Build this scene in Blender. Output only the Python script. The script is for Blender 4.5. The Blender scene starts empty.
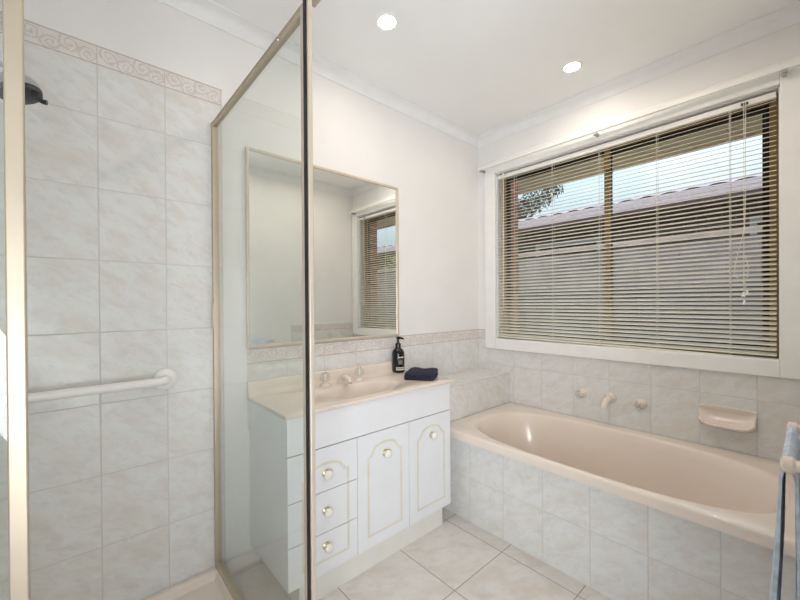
import bpy, bmesh, math, random
from mathutils import Vector, Matrix
random.seed(7)
PI = math.pi
S = bpy.context.scene
COL = S.collection

# ------------------------------------------------------------------ camera, world, big lights, exposure
F_PX, YAW, PITCH, ROLL = 365.89, 0.8421, -0.00467, -0.00656
CAM = Vector((-2.2586, -1.6493, 1.153))
_d = Vector((math.cos(YAW)*math.cos(PITCH), math.sin(YAW)*math.cos(PITCH), math.sin(PITCH)))
_r0 = Vector((math.sin(YAW), -math.cos(YAW), 0)); _u0 = _r0.cross(_d)
_r = _r0*math.cos(ROLL) + _u0*math.sin(ROLL); _u = _u0*math.cos(ROLL) - _r0*math.sin(ROLL)
cd = bpy.data.cameras.new('camera'); cam = bpy.data.objects.new('camera', cd); COL.objects.link(cam)
cam.matrix_world = Matrix((( _r.x, _u.x, -_d.x, CAM.x), (_r.y, _u.y, -_d.y, CAM.y), (_r.z, _u.z, -_d.z, CAM.z), (0, 0, 0, 1)))
cd.sensor_width = 36.0; cd.sensor_fit = 'HORIZONTAL'; cd.lens = F_PX/800*36
cd.shift_x = 0.0; cd.shift_y = 5.02/800; cd.clip_start = 0.02
S.camera = cam

def lin(c):
    return tuple((v/255/12.92 if v/255 <= .04045 else ((v/255+.055)/1.055)**2.4) for v in c)

w = bpy.data.worlds.new('sky'); S.world = w; w.use_nodes = True
nt = w.node_tree; nt.nodes.clear()
wo = nt.nodes.new('ShaderNodeOutputWorld'); bg = nt.nodes.new('ShaderNodeBackground')
tc = nt.nodes.new('ShaderNodeTexCoord'); sp = nt.nodes.new('ShaderNodeSeparateXYZ')
rp = nt.nodes.new('ShaderNodeValToRGB'); nz = nt.nodes.new('ShaderNodeTexNoise'); mx = nt.nodes.new('ShaderNodeMix'); mx.data_type = 'RGBA'
r2 = nt.nodes.new('ShaderNodeValToRGB')
nt.links.new(tc.outputs['Generated'], sp.inputs[0]); nt.links.new(sp.outputs['Z'], rp.inputs[0])
rp.color_ramp.elements[0].position = 0.02; rp.color_ramp.elements[0].color = (*lin((205, 230, 240)), 1)
rp.color_ramp.elements[1].position = 0.75; rp.color_ramp.elements[1].color = (*lin((180, 210, 236)), 1)
nz.inputs['Scale'].default_value = 2.6; nz.inputs['Detail'].default_value = 5
nt.links.new(tc.outputs['Generated'], nz.inputs['Vector']); nt.links.new(nz.outputs['Fac'], r2.inputs[0])
r2.color_ramp.elements[0].position = .45; r2.color_ramp.elements[0].color = (0, 0, 0, 1)
r2.color_ramp.elements[1].position = .7; r2.color_ramp.elements[1].color = (.5, .5, .5, 1)
nt.links.new(r2.outputs[0], mx.inputs['Factor']); nt.links.new(rp.outputs[0], mx.inputs['A']); mx.inputs['B'].default_value = (*lin((250, 250, 250)), 1)
nt.links.new(mx.outputs['Result'], bg.inputs[0]); nt.links.new(bg.outputs[0], wo.inputs[0])
mr = nt.nodes.new('ShaderNodeMapRange'); nt.links.new(sp.outputs['Z'], mr.inputs[0])      # brighter towards the zenith
mr.inputs['From Min'].default_value = .15; mr.inputs['From Max'].default_value = .9; mr.inputs['To Min'].default_value = 1.12; mr.inputs['To Max'].default_value = 4.0
nt.links.new(mr.outputs[0], bg.inputs['Strength'])

def area(name, loc, rot, sx, sy, power, col):
    l = bpy.data.lights.new(name, 'AREA'); l.shape = 'RECTANGLE'; l.size = sx; l.size_y = sy; l.energy = power; l.color = col
    o = bpy.data.objects.new(name, l); o.location = loc; o.rotation_euler = rot; COL.objects.link(o); return o
area('hall_fill', (-3.3, -2.6, .88), Vector((.78, .52, .36)).to_track_quat('-Z', 'Y').to_euler(), 1.1, 1.5, 44, (.87, .93, 1.0))      # added fill lamp in the hall, shining in through the doorway
area('doorway_fill', (-2.5, -1.93, 1.0), Vector((.84, .22, .50)).to_track_quat('-Z', 'Y').to_euler(), .46, 1.4, 25, (.90, .95, 1.0))     # second added fill lamp, lifts the bath wall and the ceiling
DOWNLIGHT = 2.6
sl_ = bpy.data.lights.new('sun', 'SUN'); sl_.energy = 2.6; sl_.angle = .02; sl_.color = (1, .95, .88)
sun = bpy.data.objects.new('sun', sl_); COL.objects.link(sun); sun.rotation_euler = Vector((.62, .30, -.74)).to_track_quat('-Z', 'Y').to_euler()

v = S.view_settings; v.view_transform = 'Standard'; v.look = 'None'; v.gamma = 1; v.use_curve_mapping = False
S.display_settings.display_device = 'sRGB'
v.exposure = -0.18
try:
    S.cycles.max_bounces = 14; S.cycles.diffuse_bounces = 6; S.cycles.transparent_max_bounces = 24; S.cycles.glossy_bounces = 6
except Exception: pass

# ------------------------------------------------------------------ materials
def newmat(name):
    m = bpy.data.materials.new(name); m.use_nodes = True
    return m, m.node_tree, m.node_tree.nodes['Principled BSDF']

class NB:                                    # tiny node-graph helper
    def __init__(s, nt): s.nt = nt
    def val(s, x, inp):
        if isinstance(x, (int, float)): inp.default_value = x
        else: s.nt.links.new(x, inp)
    def m(s, op, a, b=0, c=0):
        n = s.nt.nodes.new('ShaderNodeMath'); n.operation = op
        s.val(a, n.inputs[0]); s.val(b, n.inputs[1]); s.val(c, n.inputs[2]); return n.outputs[0]
    def pos(s):
        t = s.nt.nodes.new('ShaderNodeNewGeometry'); x = s.nt.nodes.new('ShaderNodeSeparateXYZ')
        s.nt.links.new(t.outputs['Position'], x.inputs[0]); return t.outputs['Position'], {'x': x.outputs[0], 'y': x.outputs[1], 'z': x.outputs[2]}
    def noise(s, vec, scale, detail=3, rough=.5, dist=0):
        n = s.nt.nodes.new('ShaderNodeTexNoise'); s.nt.links.new(vec, n.inputs['Vector'])
        n.inputs['Scale'].default_value = scale; n.inputs['Detail'].default_value = detail; n.inputs['Roughness'].default_value = rough; n.inputs['Distortion'].default_value = dist
        return n.outputs['Fac']
    def ramp(s, f, stops):
        n = s.nt.nodes.new('ShaderNodeValToRGB'); s.nt.links.new(f, n.inputs[0]); e = n.color_ramp.elements
        while len(e) < len(stops): e.new(.5)
        for k, (p, c) in enumerate(stops):
            e[k].position = p; e[k].color = (*lin(c), 1) if not isinstance(c, (int, float)) else (c, c, c, 1)
        return n.outputs[0]
    def mix(s, f, a, b, mode='MIX'):
        n = s.nt.nodes.new('ShaderNodeMix'); n.data_type = 'RGBA'; n.blend_type = mode
        s.val(f, n.inputs['Factor'])
        for x, k in ((a, 'A'), (b, 'B')):
            if isinstance(x, tuple): n.inputs[k].default_value = (*lin(x), 1)
            else: s.nt.links.new(x, n.inputs[k])
        return n.outputs['Result']
    def bump(s, h, bsdf, strength=.3, dist=.002):
        n = s.nt.nodes.new('ShaderNodeBump'); s.nt.links.new(h, n.inputs['Height']); n.inputs['Strength'].default_value = strength; n.inputs['Distance'].default_value = dist
        s.nt.links.new(n.outputs[0], bsdf.inputs['Normal'])

def P(name, col, rough=.5, metal=0, var=.03, scale=12, bump=0, spec=None, coat=0):
    """plain procedural material: colour with a little noise in it"""
    m, nt, b = newmat(name); g = NB(nt); pv, _ = g.pos()
    n = g.noise(pv, scale, 4)
    lo = tuple(max(0, c*(1-var)) for c in col); hi = tuple(min(255, c*(1+var)) for c in col)
    nt.links.new(g.ramp(n, [(.3, lo), (.7, hi)]), b.inputs['Base Color'])
    b.inputs['Roughness'].default_value = rough; b.inputs['Metallic'].default_value = metal
    if spec is not None: b.inputs['Specular IOR Level'].default_value = spec
    if coat: b.inputs['Coat Weight'].default_value = coat; b.inputs['Coat Roughness'].default_value = .05
    if bump: g.bump(g.noise(pv, scale*10, 3), b, bump)
    return m

def tile(name, ua, va, u0, v0, pu, pv_, base, blot, grey, grout, gw=.0016, rough=.22, mscale=9, dirn=(1.0, .45)):
    m, nt, b = newmat(name); g = NB(nt); vec, ax = g.pos()
    def grid(a, o, p):
        t = g.m('DIVIDE', g.m('SUBTRACT', a, o), p)
        fr = g.m('FRACT', t); e = g.m('MULTIPLY', g.m('MINIMUM', fr, g.m('SUBTRACT', 1, fr)), p)
        return e, g.m('FLOOR', t)
    eu, iu = grid(ax[ua], u0, pu); ev, iv = grid(ax[va], v0, pv_)
    line = g.m('LESS_THAN', g.m('MINIMUM', eu, ev), gw)
    # a mottled, faintly diagonal marbling that starts afresh in every tile
    cmb = nt.nodes.new('ShaderNodeCombineXYZ')
    uu = g.m('ADD', ax[ua], g.m('MULTIPLY', ax[va], -.7)); vv = g.m('MULTIPLY', g.m('ADD', ax[va], g.m('MULTIPLY', ax[ua], .6)), 1.9)
    nt.links.new(uu, cmb.inputs[0]); nt.links.new(vv, cmb.inputs[1])
    nt.links.new(g.m('ADD', g.m('MULTIPLY', iu, 3.17), g.m('MULTIPLY', iv, 7.31)), cmb.inputs[2])
    n1 = g.noise(cmb.outputs[0], mscale, 4, .6, .4); n2 = g.noise(cmb.outputs[0], mscale*2.2, 5, .65, .6)
    c = g.mix(g.ramp(n1, [(.42, 0.0), (.68, 1.0)]), base, blot)
    c = g.mix(g.ramp(n2, [(.5, 0.0), (.78, .9)]), c, grey)
    c = g.mix(line, c, grout)
    nt.links.new(c, b.inputs['Base Color'])
    nt.links.new(g.m('ADD', g.m('MULTIPLY', line, .5), rough), b.inputs['Roughness'])
    g.bump(g.m('MINIMUM', g.m('MINIMUM', eu, ev), .003), b, .5, .6)
    return m

def border(name, ua, u0, z0, h, pu=.2):
    """decorated listello: pinkish scrolls between two fine lines"""
    m, nt, b = newmat(name); g = NB(nt); vec, ax = g.pos()
    u = g.m('MULTIPLY', g.m('FRACT', g.m('DIVIDE', g.m('SUBTRACT', ax[ua], u0), pu)), pu)
    vz = g.m('SUBTRACT', ax['z'], z0)
    wob = g.m('MULTIPLY', g.m('SUBTRACT', g.noise(vec, 75, 3), .5), 9)
    acc = None
    for cx, cy, sg in ((.035, .6, 1), (.085, .36, -1), (.130, .62, 1), (.177, .38, -1)):
        dx = g.m('SUBTRACT', u, cx); dy = g.m('SUBTRACT', vz, cy*h)
        r = g.m('SQRT', g.m('ADD', g.m('MULTIPLY', dx, dx), g.m('MULTIPLY', dy, dy)))
        an = g.m('MULTIPLY', g.m('ARCTAN2', dy, dx), sg)
        s = g.m('SINE', g.m('ADD', g.m('ADD', g.m('MULTIPLY', r, 420), an), wob))
        s = g.m('MULTIPLY', g.m('GREATER_THAN', s, .35), g.m('LESS_THAN', r, .031))
        acc = s if acc is None else g.m('MAXIMUM', acc, s)
    ev = g.m('MINIMUM', vz, g.m('SUBTRACT', h, vz))
    edge = g.m('LESS_THAN', g.m('ABSOLUTE', g.m('SUBTRACT', ev, .0035)), .0018)
    blot = g.ramp(g.noise(vec, 22, 3), [(.4, 0.0), (.7, 1.0)])
    c = g.mix(blot, (224, 220, 216), (217, 209, 203))
    c = g.mix(g.m('MULTIPLY', acc, .5), c, (192, 178, 170))
    c = g.mix(g.m('MULTIPLY', edge, .8), c, (176, 158, 148))
    un = g.m('MINIMUM', u, g.m('SUBTRACT', pu, u)); c = g.mix(g.m('LESS_THAN', un, .0014), c, (196, 190, 184))
    nt.links.new(c, b.inputs['Base Color']); b.inputs['Roughness'].default_value = .25
    g.bump(acc, b, .25, .0015)
    return m

def glass(name, tint, ior=1.5, rough=0.0):
    m, nt, b = newmat(name); nt.nodes.remove(b); out = nt.nodes['Material Output']
    t = nt.nodes.new('ShaderNodeBsdfTransparent'); t.inputs[0].default_value = (*tint, 1)
    gl = nt.nodes.new('ShaderNodeBsdfGlossy'); gl.inputs['Roughness'].default_value = rough
    fr = nt.nodes.new('ShaderNodeFresnel'); g = NB(nt); ge = nt.nodes.new('ShaderNodeNewGeometry')
    nt.links.new(g.m('ADD', ior, g.m('MULTIPLY', ge.outputs['Backfacing'], 1/ior-ior)), fr.inputs[0])     # both faces of the pane reflect alike
    mx = nt.nodes.new('ShaderNodeMixShader')
    nt.links.new(fr.outputs[0], mx.inputs[0]); nt.links.new(t.outputs[0], mx.inputs[1]); nt.links.new(gl.outputs[0], mx.inputs[2])
    nt.links.new(mx.outputs[0], out.inputs[0]); return m

def emit(name, col, strength):
    m, nt, b = newmat(name)
    b.inputs['Base Color'].default_value = (1, 1, 1, 1); b.inputs['Emission Color'].default_value = (*col, 1); b.inputs['Emission Strength'].default_value = strength
    return m

TB, TBL, TG, TGR = (223, 223, 221), (216, 211, 204), (204, 204, 202), (202, 199, 194)
M = {}
M['wall'] = P('wall_paint', (232, 230, 228), .6, var=.012, scale=3)
M['ceil'] = P('ceiling_paint', (238, 238, 238), .7, var=.008, scale=3)
M['white'] = P('white_gloss_paint', (236, 236, 236), .35, var=.01)
M['frame_paint'] = P('window_trim_paint', (238, 237, 234), .4, var=.012)
M['tile_back'] = tile('shower_wall_tile', 'x', 'z', -2.191, 1.8086, .2, .25, TB, TBL, TG, TGR)
M['tile_left'] = tile('shower_side_tile', 'y', 'z', -.05, 1.8086, .2, .25, TB, TBL, TG, TGR)
M['tile_splash'] = tile('splash_tile', 'x', 'z', -.508, .64, .2, .25, TB, TBL, TG, TGR)
M['tile_right'] = tile('bath_wall_tile', 'y', 'z', -.6935, .7126, .2, .25, TB, TBL, TG, TGR)
M['tile_front'] = tile('bath_front_tile', 'y', 'z', -.6572, .228, .2, .25, TB, TBL, TG, TGR)
M['tile_ledge'] = tile('ledge_tile', 'x', 'y', -.07, -.002, .2, .252, TB, TBL, TG, TGR)
M['tile_ledge_front'] = tile('ledge_front_tile', 'x', 'z', -.07, .4625, .2, .2, TB, TBL, TG, TGR)
M['tile_end'] = tile('end_wall_tile', 'x', 'z', -.108, .64, .2, .25, TB, TBL, TG, TGR)
M['floor'] = tile('floor_tile', 'x', 'y', -.79, -.36, .338, .34, (216, 213, 208), (206, 197, 187), (194, 192, 189), (164, 157, 150), gw=.0022, rough=.3, mscale=6)
M['border_shower'] = border('shower_border', 'x', -2.191, 1.985, .070)
M['border_side'] = border('shower_side_border', 'y', -.05, 1.985, .070)
M['border_splash'] = border('splash_border', 'x', -.508, .888, .070)
M['border_return'] = border('return_border', 'y', 0, .888, .070)
M['brass'] = P('brass', (208, 200, 150), .35, 1, var=.03)
M['porcelain'] = P('porcelain', (238, 234, 226), .15, var=.01)
M['cab'] = P('white_laminate', (232, 233, 236), .38, var=.006)
M['gold'] = P('routed_gold_line', (222, 217, 202), .45, var=.03)
M['kick'] = P('kickboard_laminate', (226, 224, 218), .45, var=.01)
M['dark_gap'] = P('gap_shade_backing', (60, 58, 56), .8)
M['cream'] = P('cream_marble_top', (229, 216, 204), .2, var=.02, scale=8, coat=.4)
M['bath'] = P('beige_acrylic', (229, 216, 204), .22, var=.008, scale=4, coat=.5)
M['alu'] = P('champagne_aluminium', (190, 178, 158), .38, .55, var=.02)
M['alu_light'] = P('pale_champagne_aluminium', (196, 185, 170), .4, .35, var=.02)
M['black'] = P('black_rubber', (18, 16, 15), .5)
M['chrome'] = P('chrome', (215, 215, 218), .08, 1, var=.01)
M['grey_chrome'] = P('satin_chrome', (176, 176, 178), .4, .7, var=.05)
M['nozzle'] = P('dark_nozzle_face', (52, 54, 56), .4, .2, var=.2, scale=150)
M['glass'] = glass('shower_glass', (.965, .985, .972))
M['pane'] = glass('window_glass', (.97, .985, .98), 1.35)
M['acrylic'] = glass('clear_acrylic', (.95, .96, .95), 1.4, .08)
M['mirror'] = P('mirror_silver', (246, 249, 247), .0, 1, var=.002)
M['mirror_frame'] = P('mirror_frame_cream', (206, 192, 172), .4, .15, var=.02)
M['blind'] = P('blind_slat_beige', (226, 220, 202), .42, var=.02)
M['cord'] = P('blind_cord', (226, 220, 204), .8)
M['bronze'] = P('bronze_window_frame', (158, 132, 88), .45, .2, var=.05)
M['bronze_dark'] = P('dark_window_gasket', (30, 26, 24), .5)
M['rail_white'] = P('white_rail', (236, 234, 230), .35, var=.01)
M['plastic_white'] = P('white_plastic', (236, 234, 230), .3, var=.01)
M['soap_black'] = P('black_bottle_plastic', (14, 13, 14), .18, var=.1)
M['label_white'] = P('paper_label', (214, 210, 200), .6)
M['label_grey'] = P('printed_label', (120, 116, 110), .6)
M['towel_navy'] = P('navy_towelling', (36, 36, 56), .95, var=.25, scale=90, bump=.6)
M['towel_pale'] = P('pale_blue_towelling', (196, 208, 222), .95, var=.08, scale=60, bump=.6)
M['fence'] = P('weathered_paling', (132, 124, 127), .9, var=.2, scale=3)
M['fence_rail'] = P('fence_rail_timber', (176, 158, 152), .9, var=.1, scale=9)
M['roof'] = P('mauve_roof_tile', (172, 156, 158), .8, var=.08, scale=6)
M['gutter'] = P('mauve_gutter', (184, 168, 176), .6, var=.03)
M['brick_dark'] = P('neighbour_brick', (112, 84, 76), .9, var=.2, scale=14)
M['soffit'] = P('eave_lining', (238, 220, 186), .7, var=.02)
M['ground'] = P('concrete_path', (214, 208, 198), .9, var=.1, scale=5)
M['leaf'] = P('gum_leaf', (84, 94, 86), .8, var=.3, scale=5)
M['leaf_bright'] = P('shrub_leaf', (150, 160, 96), .8, var=.3, scale=5)
M['bark'] = P('gum_bark', (140, 124, 112), .9, var=.2)
M['door'] = P('door_paint', (232, 230, 226), .4, var=.01)
M['win_grey'] = P('neighbour_window_frame', (190, 186, 188), .5)

def brick_mat(name, ua, c1, c2, mortar):
    m, nt, b = newmat(name); g = NB(nt); vec, ax = g.pos()
    c = nt.nodes.new('ShaderNodeCombineXYZ'); nt.links.new(ax[ua], c.inputs[0]); nt.links.new(ax['z'], c.inputs[1])
    t = nt.nodes.new('ShaderNodeTexBrick'); nt.links.new(c.outputs[0], t.inputs['Vector'])
    t.inputs['Scale'].default_value = 1; t.inputs['Brick Width'].default_value = .24; t.inputs['Row Height'].default_value = .086; t.inputs['Mortar Size'].default_value = .006
    t.inputs['Color1'].default_value = (*lin(c1), 1); t.inputs['Color2'].default_value = (*lin(c2), 1); t.inputs['Mortar'].default_value = (*lin(mortar), 1)
    nt.links.new(t.outputs[0], b.inputs['Base Color']); b.inputs['Roughness'].default_value = .9; return m
M['brick'] = brick_mat('house_brick', 'y', (176, 112, 86), (150, 92, 72), (190, 180, 168))
M['brick_n'] = brick_mat('neighbour_brickwork', 'y', (108, 82, 74), (92, 70, 64), (130, 118, 112))

# ------------------------------------------------------------------ geometry helpers (world coordinates everywhere)
def root_loc(p):
    o = Vector((0, 0, 0))
    while p is not None: o += p.location; p = p.parent
    return o

def obj(name, bm, mats, parent=None, smooth=False, bevel=0, seg=2, subsurf=0, angle=40):
    me = bpy.data.meshes.new(name)
    if parent is not None:
        bmesh.ops.translate(bm, vec=-root_loc(parent), verts=bm.verts)
    bmesh.ops.recalc_face_normals(bm, faces=bm.faces)
    bm.to_mesh(me); bm.free()
    for m in (mats if isinstance(mats, (list, tuple)) else [mats]): me.materials.append(M[m] if isinstance(m, str) else m)
    if smooth:
        for f in me.polygons: f.use_smooth = True
        try: me.set_sharp_from_angle(angle=math.radians(angle))
        except Exception: pass
    o = bpy.data.objects.new(name, me); COL.objects.link(o)
    if parent is not None: o.parent = parent
    if bevel:
        b = o.modifiers.new('bevel', 'BEVEL'); b.width = bevel; b.segments = seg; b.limit_method = 'ANGLE'; b.angle_limit = math.radians(50)
    if subsurf:
        s = o.modifiers.new('sub', 'SUBSURF'); s.levels = subsurf; s.render_levels = subsurf
    return o

def tag(o, label=None, cat=None, group=None, kind=None):
    if label: o['label'] = label
    if cat: o['category'] = cat
    if group: o['group'] = group
    if kind: o['kind'] = kind
    return o
def thing(name, loc, label, cat, group=None):
    o = bpy.data.objects.new(name, None); o.empty_display_size = .05; o.location = loc; COL.objects.link(o)
    return tag(o, label, cat, group)
def struct(name, bm, mats, parent=None, **k):
    o = obj(name, bm, mats, parent, **k)
    if parent is None: o['kind'] = 'structure'
    return o
def NEW(): return bmesh.new()

def box(bm, x0, x1, y0, y1, z0, z1, mi=0):
    vs = [bm.verts.new(p) for p in ((x0, y0, z0), (x1, y0, z0), (x1, y1, z0), (x0, y1, z0), (x0, y0, z1), (x1, y0, z1), (x1, y1, z1), (x0, y1, z1))]
    for f in ((0, 3, 2, 1), (4, 5, 6, 7), (0, 1, 5, 4), (1, 2, 6, 5), (2, 3, 7, 6), (3, 0, 4, 7)):
        bm.faces.new([vs[i] for i in f]).material_index = mi
    return bm
def frame_of(d):
    d = Vector(d).normalized(); a = Vector((0, 0, 1)) if abs(d.z) < .9 else Vector((1, 0, 0))
    s = d.cross(a).normalized(); return s, s.cross(d).normalized(), d
def lathe(bm, base, axis, prof, n=24, mi=0):
    """prof: (radius, distance along axis) pairs"""
    s, t, d = frame_of(axis); base = Vector(base); rings = []
    for r, h in prof:
        if r < 1e-6: rings.append([bm.verts.new(base + d*h)])
        else: rings.append([bm.verts.new(base + d*h + (s*math.cos(2*PI*k/n) + t*math.sin(2*PI*k/n))*r) for k in range(n)])
    for a, b in zip(rings, rings[1:]):
        for k in range(n):
            j = (k+1) % n
            if len(a) == 1 and len(b) == 1: continue
            q = [a[0], b[j], b[k]] if len(a) == 1 else ([a[k], a[j], b[0]] if len(b) == 1 else [a[k], a[j], b[j], b[k]])
            bm.faces.new(q).material_index = mi
    return bm
def cyl(bm, a, b, r, n=20, mi=0):
    a = Vector(a); b = Vector(b); L = (b-a).length
    return lathe(bm, a, b-a, [(0, 0), (r, 0), (r, L), (0, L)], n, mi)
def tube(bm, pts, r, n=12, mi=0):
    pts = [Vector(p) for p in pts]; rings = []; prev = None
    for i, p in enumerate(pts):
        d = (pts[min(i+1, len(pts)-1)] - pts[max(i-1, 0)]).normalized()
        if prev is None: s, t, _ = frame_of(d)
        else:
            s = prev - d*prev.dot(d); s.normalize(); t = s.cross(d)
        prev = s; rr = r[i] if isinstance(r, (list, tuple)) else r
        rings.append([bm.verts.new(p + (s*math.cos(2*PI*k/n) + t*math.sin(2*PI*k/n))*rr) for k in range(n)])
    for a, b in zip(rings, rings[1:]):
        for k in range(n): bm.faces.new([a[k], a[(k+1) % n], b[(k+1) % n], b[k]]).material_index = mi
    bm.faces.new(rings[0]).material_index = mi; bm.faces.new(list(reversed(rings[-1]))).material_index = mi
    return bm
def loft(bm, rings, closed=True, cap0=False, cap1=False, mi=0):
    R = [[bm.verts.new(p) for p in r] for r in rings]; n = len(R[0])
    for a, b in zip(R, R[1:]):
        for k in range(n if closed else n-1): bm.faces.new([a[k], a[(k+1) % n], b[(k+1) % n], b[k]]).material_index = mi
    if cap0: bm.faces.new(R[0]).material_index = mi
    if cap1: bm.faces.new(list(reversed(R[-1]))).material_index = mi
    return R
def rect_angles(a, b, n=24):
    ts = []
    for k in range(n): ts.append((a, -b + 2*b*k/n))
    for k in range(n): ts.append((a - 2*a*k/n, b))
    for k in range(n): ts.append((-a, b - 2*b*k/n))
    for k in range(n): ts.append((-a + 2*a*k/n, -b))
    return ts
def sup(t, a, b, n):
    c, s = math.cos(t), math.sin(t); r = (abs(c/a)**n + abs(s/b)**n)**(-1/n); return c*r, s*r

# ------------------------------------------------------------------ room shell
XL, YF, ZC = -2.74, -1.66, 2.367
WY0, WY1, WZ0, WZ1 = -1.565, -.158, .895, 2.072          # window opening in the right wall
DX0, DX1, DZ = -2.68, -1.86, 2.04                       # doorway the photograph is taken from
struct('wall_back', box(NEW(), XL-.1, .25, 0, .1, -.05, ZC+.1), 'wall')
struct('wall_left', box(NEW(), XL-.1, XL, YF-.1, 0, -.05, ZC+.1), 'wall')
b = NEW()
box(b, 0, .1, YF-.1, WY0, -.05, ZC+.1); box(b, 0, .1, WY1, .0, -.05, ZC+.1); box(b, 0, .1, WY0, WY1, -.05, WZ0); box(b, 0, .1, WY0, WY1, WZ1, ZC+.1)
struct('wall_right', b, 'wall')
b = NEW()
box(b, XL-.1, DX0, YF-.1, YF, -.05, ZC+.1); box(b, DX1, 0, YF-.1, YF, -.05, ZC+.1); box(b, DX0, DX1, YF-.1, YF, DZ, ZC+.1)
struct('wall_front', b, 'wall')
struct('floor', box(NEW(), -4.0, .1, -3.7, .1, -.08, 0), 'floor')
struct('ceiling', box(NEW(), -4.0, .12, -3.7, .1, ZC, ZC+.1), 'ceil')
# outer brick skin with the window hole, seen through the glass
b = NEW()
box(b, .125, .235, -6, WY0+.03, -.3, 2.14); box(b, .125, .235, WY1-.035, 4, -.3, 2.14); box(b, .125, .235, WY0+.03, WY1-.035, -.3, WZ0-.03)
struct('wall_outer', b, 'brick')
# hall behind the doorway
b = NEW(); box(b, -4.0, -3.9, -3.6, YF-.1, -.05, ZC); box(b, -1.0, -.9, -3.6, YF-.1, -.05, ZC); box(b, -4.0, -.9, -3.7, -3.6, -.05, ZC); box(b, -3.9, XL-.1, YF-.1, YF, -.05, ZC)
struct('wall_hall', b, 'wall')
# cornice: one cove swept round the room
cs = .055
prof = [(0, -cs-.004), (.004, -cs-.004), (.004, -cs+.004)] + [(.004+(cs-.010)*(1-math.cos(t)), -cs+.004+(cs-.008)*math.sin(t)) for t in [PI/2*k/8 for k in range(1, 9)]] + [(cs, -.004), (cs, 0)]
rings = []
for dd, dz in prof: rings.append([(XL+dd, YF+dd, ZC+dz), (-dd, YF+dd, ZC+dz), (-dd, -dd, ZC+dz), (XL+dd, -dd, ZC+dz)])
b = NEW(); loft(b, rings); struct('trim_1', b, 'white', smooth=True, angle=50)
# tiled areas (proud of the plaster by a few millimetres)
T = .004
struct('trim_2', box(NEW(), XL, -1.786, -T, 0, .03, 1.985), 'tile_back')
struct('trim_3', box(NEW(), XL, -1.786, -T-.001, 0, 1.985, 2.055), 'border_shower')
struct('trim_4', box(NEW(), XL, XL+T, -.86, -T, .03, 1.985), 'tile_left')
struct('trim_5', box(NEW(), XL, XL+T+.001, -.86, -T, 1.985, 2.055), 'border_side')
struct('trim_6', box(NEW(), -1.69, 0, -T, 0, .60, .888), 'tile_splash')
struct('trim_7', box(NEW(), -1.69, 0, -T-.001, 0, .888, .958), 'border_splash')
b = NEW(); box(b, -T, 0, YF, -T, .40, .826); box(b, -T, 0, -.075, -T, .826, .888)
struct('trim_8', b, 'tile_right')
struct('trim_9', box(NEW(), -T-.001, 0, -.075, -T, .888, .958), 'border_return')
# bath surround: tiled front and the tiled ledge at its foot
struct('trim_10', box(NEW(), -.71, -.67, YF, -.262, 0, .428), 'tile_front')
b = NEW(); box(b, -.78, -T, -.262, -T, 0, .664)
struct('trim_11', b, 'tile_ledge_front')
struct('trim_12', box(NEW(), -.78, -T, -.264, -T, .664, .668), 'tile_ledge', bevel=.0015)
b = NEW(); box(b, -.71, -T, YF, YF+T, .40, .880)
struct('trim_13', b, 'tile_end')
struct('trim_14', box(NEW(), -.71, -T, YF, YF+T+.001, .880, .950), 'border_splash')
# window architrave
ax0 = -.02
b = NEW()
box(b, ax0, 0, -.158, -.072, .826, 2.165); box(b, ax0, 0, YF+.01, WY0, .826, 2.165)
box(b, ax0, 0, WY0, -.158, .826, WZ0+.002); box(b, ax0, 0, WY0, -.158, WZ1, 2.165)
struct('trim_15', b, 'frame_paint', bevel=.003)
b = NEW()   # reveal lining
box(b, 0, .105, WY1-.004, WY1+.01, WZ0, WZ1); box(b, 0, .105, WY0-.01, WY0+.004, WZ0, WZ1); box(b, 0, .105, WY0, WY1, WZ0-.01, WZ0+.004); box(b, 0, .105, WY0, WY1, WZ1-.004, WZ1+.01)
struct('trim_16', b, 'white')
# door frame round the doorway
b = NEW()
box(b, DX0-.06, DX0, YF-.12, YF+.006, 0, DZ+.06); box(b, DX1, DX1+.06, YF-.12, YF+.006, 0, DZ+.06); box(b, DX0, DX1, YF-.12, YF+.006, DZ, DZ+.06)
struct('trim_17', b, 'white', bevel=.004)

# aluminium window
win = thing('window_1', (.11, -.86, .9), None, None); win['kind'] = 'structure'
fx0, fx1 = .07, .125
MY = -.865
b = NEW(); t = .032
box(b, fx0, fx1, WY1-t-.004, WY1-.004, WZ0, WZ1); box(b, fx0, fx1, WY0+.004, WY0+t+.004, WZ0, WZ1)
box(b, fx0, fx1, WY0+t, WY1-t, WZ0, WZ0+t); box(b, fx0, fx1, WY0+t, WY1-t, WZ1-t, WZ1)
obj('outer_frame', b, 'bronze', win, bevel=.002)
for y0, y1, xo in ((MY-.012, WY1-t-.004, .085), (WY0+t+.004, MY+.012, .105)):
    s = NEW(); q = .024
    box(s, xo-.01, xo+.01, y0, y0+q, WZ0+t, WZ1-t); box(s, xo-.01, xo+.01, y1-q, y1, WZ0+t, WZ1-t)
    box(s, xo-.01, xo+.01, y0+q, y1-q, WZ0+t, WZ0+t+q); box(s, xo-.01, xo+.01, y0+q, y1-q, WZ1-t-q, WZ1-t)
    sa = obj('sash', s, 'bronze_dark', win, bevel=.0015)
    obj('pane', box(NEW(), xo-.002, xo+.002, y0+q-.004, y1-q+.004, WZ0+t+q-.004, WZ1-t-q+.004), 'pane', sa)
obj('meeting_stile', box(NEW(), .064, .078, MY-.013, MY+.017, WZ0+t, WZ1-t), 'bronze', win, bevel=.001)
lb = NEW(); box(lb, .06, .07, MY-.03, MY+.006, 1.90, 1.915); obj('latch', lb, 'bronze_dark', win)

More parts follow.
